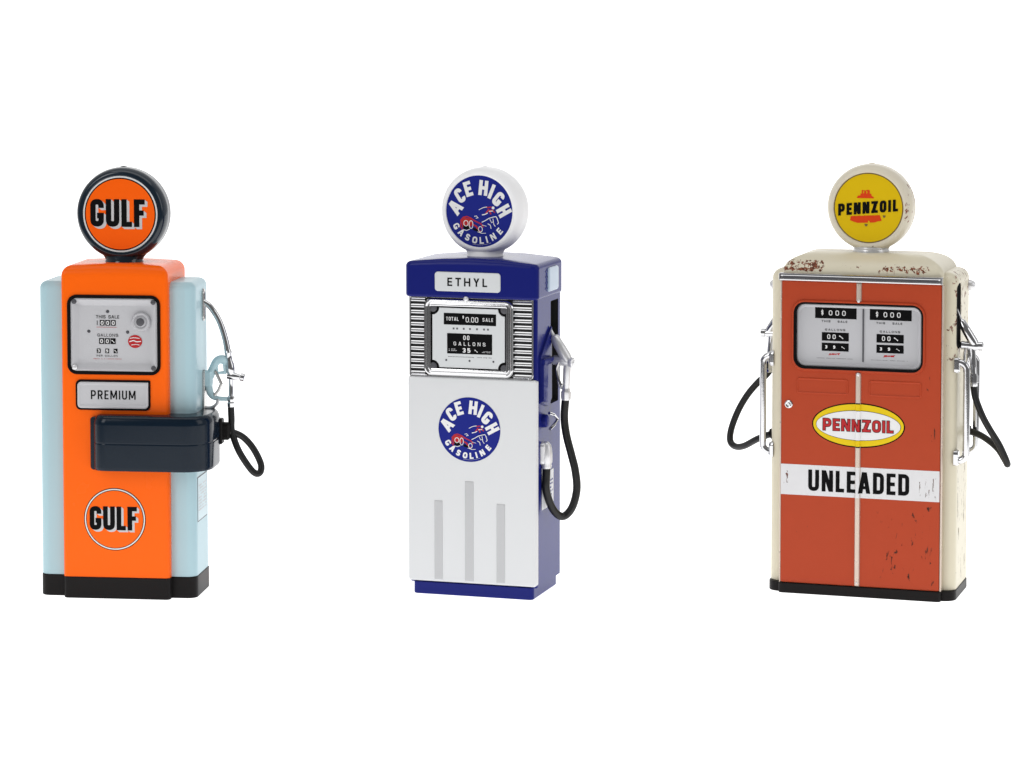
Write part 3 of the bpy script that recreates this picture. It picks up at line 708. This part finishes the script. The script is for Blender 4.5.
rod(bm, (-17.85, .1, 46.95), (-17.85, -.55, 46.95), [(0, 1.0), (.5, .98), (.8, .75), (.7, .55), (.6, .35), (1, .3)], 20); link('lock', bm, 'chrome', door)
# meters
bm = bmesh.new(); plate(bm, -16.45, 15.0, 56.1, 72.15, 2.4, [(0, 3.0), (0, 1.5), (.25, 1.1), (.6, 1.0), (.95, 1.2), (1.2, 1.4)]); mt = link('meter_face', bm, 'dish', p)
bm = bmesh.new(); box(bm, .1, .42, 1.05, 1.5, 57.9, 70.9, .06); link('divider', bm, 'inkgrey', mt)
D = -1.36
for n_, ox in enumerate((0, 13.55)):
    Q = lambda n, f, m, k=0.: printed(n, f, m, mt, D+k)
    Q('display', [rect(-11.7+ox, -1.4+ox, 68.3, 71.0), rect(-10.0+ox, -3.3+ox, 62.8, 64.9), rect(-10.0+ox, -3.3+ox, 60.3, 62.3)], 'ink')
    Q('numerals', word('$', -9.9+ox, 69.75, .7, 1.35, .17)+word('000', -6.2+ox, 69.7, 4.2, 1.25, .155, .6)+word('00', -7.6+ox, 63.85, 2.1, 1.15, .16, .5)+word('/', -5.2+ox, 63.85, 1.0, .95, .17)
      + word('3', -8.9+ox, 61.3, .55, .8, .28)+word('9', -6.9+ox, 61.3, .55, .8, .28)+word('/', -4.7+ox, 61.25, .8, .7, .16), 'whiteink', .04)
    Q('caption', word('THIS', -9.0+ox, 67.6, 2.2, .5, .2, .4)+word('SALE', -4.9+ox, 67.6, 2.4, .5, .2, .4)+word('GALLONS', -6.7+ox, 65.55, 5.0, .5, .2, .5), 'ink')
    Q('red_mark', smallprint(-6.8+ox, 59.55, 2.6, .45, 1, 21+n_, 1.)+stroke([(-8.3+ox, 59.3), (-5.4+ox, 59.8)], .16), 'redink')
    Q('fine_print', smallprint(-6.8+ox, 58.5, 9.0, .12, 1, 31+n_, .9), 'inkgrey')
# trim
bm = bmesh.new(); plate(bm, -20.5, 19.85, 77.45, 79.35, .3, [(0, 1.2), (0, -.35), (.15, -.6), (.4, -.62), (.55, -.2), (.75, -.15)]); tr = link('trim_strip', bm, 'chrome', p)
bm = bmesh.new(); plate(bm, -19.6, 18.9, 78.12, 78.7, .1, [(0, -.1), (0, -.18), (.05, -.22)], n=2, sub=1); link('trim_inlay', bm, 'inkgrey', tr)
for x0_ in (-20.12, 19.68):  # added pale strips: the highlight along both door edges, put into shape and colour
    bm = bmesh.new(); plate(bm, x0_, x0_+.42, 2.6, 77.4, .12, [(0, 1.3), (0, .2), (.1, .04), (.16, .02)], n=3); link('edge_highlight_strip', bm, 'bead', p)
bm = bmesh.new()
for z0, z1 in ((72.9, 77.4), (2.7, 55.4)): plate(bm, -1.25, .12, z0, z1, .25, [(0, .2), (0, -.1), (.2, -.42), (.55, -.5)], n=3)
link('centre_bead', bm, 'bead', p)
for z, r_ in ((73.0, .42), (55.0, .5), (3.6, .3)):
    bm = bmesh.new(); ball(bm, (-.56, -.45, z), r_, 10); link('bead_rivet', bm, 'alu', p)
# band and oval badge
# the printed band and badge run over the bead
def over(name, polys, mat, parent, d, rng_=(-1.25, .12)):
    """ink that climbs over the centre bead: lies proud of the door and, between the bead's edges, proud of the bead"""
    ob = printed(name, polys, mat, parent, d)
    me = ob.data; b = bmesh.new(); b.from_mesh(me)
    for x in (rng_[0]-.02, rng_[0]+.25, rng_[1]-.25, rng_[1]+.02):
        bmesh.ops.bisect_plane(b, geom=b.verts[:]+b.edges[:]+b.faces[:], plane_co=(x*MM, 0, 0), plane_no=(1, 0, 0), dist=1e-9)
    for v in b.verts:
        x = v.co.x/MM
        if rng_[0]+.2 < x < rng_[1]-.2: v.co.y -= .50*MM
    b.to_mesh(me); b.free()
    return ob
bnd = over('grade_band', [rect(-19.75, 19.55, 24.55, 32.1)], 'bandwhite', door, .03)
over('lettering', word('UNLEADED', -.35, 28.35, 25.0, 5.25, .185, .125, rnd=.42), 'ink', bnd, .08)
ov = over('badge_ring', [ellipse(-.5, 42.45, 11.5, 5.5)], 'ink', door, .03)
over('badge_yellow', [ellipse(-.5, 42.45, 11.2, 5.2)], 'yellow', ov, .07)
over('badge_line', [ellipse(-.5, 42.4, 10.5, 3.72)], 'ink', ov, .11)
over('badge_white', [ellipse(-.5, 42.4, 10.4, 3.6)], 'whiteink', ov, .15)
kw = dict(gap=.16, rnd=.35)
over('lettering_outline', word('PENNZOIL', -.55, 42.4, 17.4, 2.9, .21, grow=.13, **kw), 'ink', ov, .19)
over('lettering', word('PENNZOIL', -.55, 42.4, 17.4, 2.9, .21, **kw), 'redink', ov, .23)
# globe
gb = globe(p, .05, 12, 95.15, 10.75, 8.8, 3.85, 'globecream', -.02, 'alu', zbase=-12.1, nw=.86)
printed('face_ring', [ellipse(0, 0, 8.8)], 'olive', gb, 3.66)
fd = printed('face_disc', [ellipse(0, 0, 8.4)], 'mustard', gb, 3.70)
B = lambda pts: [Vector(((x-375)/28.0, -(y-371)/28.0)) for x, y in pts]
printed('bell_emblem', [B(((327, 247), (350, 252), (372, 245), (384, 250), (384, 275), (327, 275))), B(((318, 272), (394, 272), (396, 285), (318, 285))), B(((300, 288), (330, 282), (390, 282), (412, 296), (412, 304), (293, 304))),
                        B(((252, 430), (455, 418), (468, 458), (440, 462), (420, 470), (300, 476), (270, 468), (246, 458)))], 'brightred', gb, 3.74)
printed('bell_detail', [B(((338, 255), (344, 255), (344, 270), (338, 270))), B(((360, 255), (366, 255), (366, 270), (360, 270))), B(((372, 462), (380, 458), (388, 474), (376, 476)))], 'mustard', gb, 3.78)
printed('bell_clapper', [B(((347, 482), (372, 482), (366, 498), (354, 498))), B(((474, 420), (496, 420), (490, 436), (478, 434)))], 'olive', gb, 3.78)
printed('lettering', word('PENNZOIL', -.1, .1, 15.0, 2.9, .24, rot=5.5, slant=.10, **kw), 'ink', gb, 3.82)
# grab handles
def handle(sx, y, z0, z1):
    bm = bmesh.new(); s = sx
    tube(bm, spline([(22.7*s, y, z1-1.2), (23.8*s, y, z1-1.0), (25.0*s, y, z1-1.9), (25.25*s, y, z1-3.8), (25.25*s, y, (z0+z1)/2), (25.25*s, y, z0+3.6), (25.0*s, y, z0+1.9), (23.8*s, y, z0+1.0), (22.7*s, y, z0+1.2)]), .86, 14)
    h = link('grab_handle', bm, 'chrome', p, 50)
    for z in (z0-.3, z1-3.5):
        bm = bmesh.new(); plate(bm, y-1.35, y+1.35, z, z+3.8, .9, [(0, 22.4*s), (0, 23.1*s), (.25, 23.5*s), (.7, 23.4*s)], axis='x'); link('handle_mount', bm, 'chrome', h)
for sx, y in ((1, 4.0), (1, 19.4), (-1, 4.0), (-1, 19.4)): handle(sx, y, 33.4, 59.3)
def nozzle_set(sx, Y, hose_pts, grom):
    s = sx; nz = bmesh.new()
    rod(nz, (21.9*s, Y, 72.2), (23.6*s, Y, 67.8), [(0, .25), (.6, .4), (1, .5)], 14)
    rod(nz, (23.2*s, Y, 68.6), (27.1*s, Y, 62.2), [(0, .5), (.08, 1.0), (.5, 1.15), (.85, 1.2), (1, .9)], 20)
    rod(nz, (23.2*s, Y, 62.4), (28.0*s, Y, 62.2), [(0, .6), (.1, 1.1), (.3, 1.0), (.85, 1.15), (1, .9)], 18)
    rod(nz, (26.1*s, Y, 62.0), (26.7*s, Y, 55.0), [(0, .9), (.25, .85), (.95, .8), (1, .9)], 16)
    tube(nz, spline([(24.6*s, Y, 62.0), (24.3*s, Y, 59.5), (24.6*s, Y, 56.2), (26.2*s, Y, 55.0)]), .33, 10, flat=1.5)
    o = link('nozzle', nz, 'chrome', p, 50)
    bm = bmesh.new(); rod(bm, (27.6*s, Y, 62.3), (29.0*s, Y, 62.3), [(0, .8), (.1, 1.15), (.8, 1.15), (.9, .8), (1, .6)], 12); link('knob', bm, 'chrome', o)
    bm = bmesh.new(); rod(bm, (26.65*s, Y, 55.6), (26.6*s, Y, 52.4), [(0, .8), (.2, 1.2), (.7, 1.2), (.75, .95), (.95, 1.0), (1, .9)], 8); link('swivel', bm, 'chrome', o)
    bm = bmesh.new(); tube(bm, spline([(25.2*s, Y-.9, 61.6), (25.5*s, Y-.9, 59.6), (25.0*s, Y-.9, 57.6), (25.6*s, Y-.9, 55.8)]), .25, 8, flat=1.5); link('trigger', bm, 'chrome', o)
    bm = bmesh.new(); tube(bm, spline(hose_pts), .84, 16); h = link('hose', bm, 'rubber', p)
    bm = bmesh.new(); rod(bm, (22.5*s, grom[0], grom[1]), (24.2*s, grom[0], grom[1]), [(0, 2.2), (.5, 2.1), (.7, 1.3), (1, 1.1)], 20); link('grommet', bm, 'black', h)
nozzle_set(1, 6.1, [(26.6, 6.1, 52.8), (27.1, 6.1, 49.6), (28.8, 6.3, 45.2), (30.6, 6.8, 41.8), (32.7, 7.6, 38.2), (34.2, 8.2, 34.8), (34.6, 9.0, 33.2), (33.8, 10.0, 34.2), (32.0, 11.5, 36.4), (29.6, 13.2, 38.0), (26.6, 15.6, 39.2), (23.0, 18.0, 39.8)], (18.0, 39.8))
nozzle_set(-1, 17.0, [(-26.6, 17, 52.8), (-27.5, 17, 51.6), (-29.6, 16.8, 49.6), (-32.2, 16.5, 46.4), (-34.5, 16.2, 42.3), (-36.1, 15.8, 37.8), (-36.2, 15.0, 34.8), (-34.6, 13.8, 33.6), (-31.8, 11.5, 34.2), (-28.0, 9.0, 36.4), (-25.0, 7.6, 37.8), (-23.0, 7.0, 38.4)], (7.0, 38.4))
for sx, y in ((1, 20.5), (-1, 8.0)):
    bm = bmesh.new(); rod(bm, (22.3*sx, y, 75.6), (24.6*sx, y, 75.6), [(0, 1.4), (.5, 1.4), (.8, 1.1), (1, .6)], 16); link('side_lamp', bm, 'alu', p)

# =================================================================== the white table and backdrop
m, t, pr = nt('white_sweep_added_glow')
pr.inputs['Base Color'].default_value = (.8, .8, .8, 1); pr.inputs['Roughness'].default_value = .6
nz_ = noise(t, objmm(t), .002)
t.links.new(rng(t, nz_, 0, 1, 1.02, 1.06), pr.inputs['Emission Strength']); pr.inputs['Emission Color'].default_value = (1, 1, 1, 1)  # added glow keeps the sweep pure white and drowns contact shadows
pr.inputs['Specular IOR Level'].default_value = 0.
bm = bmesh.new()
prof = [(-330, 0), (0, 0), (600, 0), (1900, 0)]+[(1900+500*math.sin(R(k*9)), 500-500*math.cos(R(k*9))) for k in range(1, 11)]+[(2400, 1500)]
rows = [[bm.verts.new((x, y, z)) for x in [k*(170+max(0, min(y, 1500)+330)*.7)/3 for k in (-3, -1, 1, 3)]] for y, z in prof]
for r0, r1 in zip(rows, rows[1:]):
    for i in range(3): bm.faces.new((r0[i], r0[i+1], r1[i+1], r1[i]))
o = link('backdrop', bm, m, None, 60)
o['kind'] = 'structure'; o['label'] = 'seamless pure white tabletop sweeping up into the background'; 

# =================================================================== light
w = bpy.data.worlds.new('World'); bpy.context.scene.world = w; w.use_nodes = True
t = w.node_tree; bg = t.nodes['Background']
tc = t.nodes.new('ShaderNodeTexCoord'); sp = t.nodes.new('ShaderNodeSeparateXYZ'); t.links.new(tc.outputs['Generated'], sp.inputs[0])
k = rng(t, sp.outputs[1], -.6, .25, .17, .62)
cr = t.nodes.new('ShaderNodeCombineColor'); [t.links.new(k, cr.inputs[i]) for i in range(3)]
t.links.new(cr.outputs[0], bg.inputs['Color']); bg.inputs['Strength'].default_value = 1.0

def softbox(name, loc, target, sx, sy, W, col=(1, 1, 1)):
    L = bpy.data.lights.new(name, 'AREA'); L.shape = 'RECTANGLE'; L.size = sx; L.size_y = sy; L.energy = W; L.color = col
    o = bpy.data.objects.new(name, L); C.objects.link(o); o.location = loc
    o.rotation_euler = (Vector(target)-Vector(loc)).to_track_quat('-Z', 'Y').to_euler()
softbox('softbox_left', (-.62, -.62, .50), (0, 0, .05), .30, .50, 1.95)
softbox('softbox_right', (.75, -.35, .40), (0, 0, .05), .35, .55, 1.1)
softbox('softbox_top', (0, -.1, .75), (0, 0, .05), .9, .4, 1.6)

# =================================================================== camera
cam = bpy.data.cameras.new('camera'); co = bpy.data.objects.new('camera', cam); C.objects.link(co)
co.location = (0, -.720, .150); co.rotation_euler = (math.pi/2-.06576, 0, 0)
cam.sensor_width = 36; cam.lens = 2972.24*36/1024; cam.shift_y = -203.89/1024
cam.clip_start = .01; cam.clip_end = 20
S = bpy.context.scene
S.camera = co
S.view_settings.view_transform = 'Standard'; S.view_settings.look = 'None'; S.view_settings.exposure = 0
S.cycles.max_bounces = 8
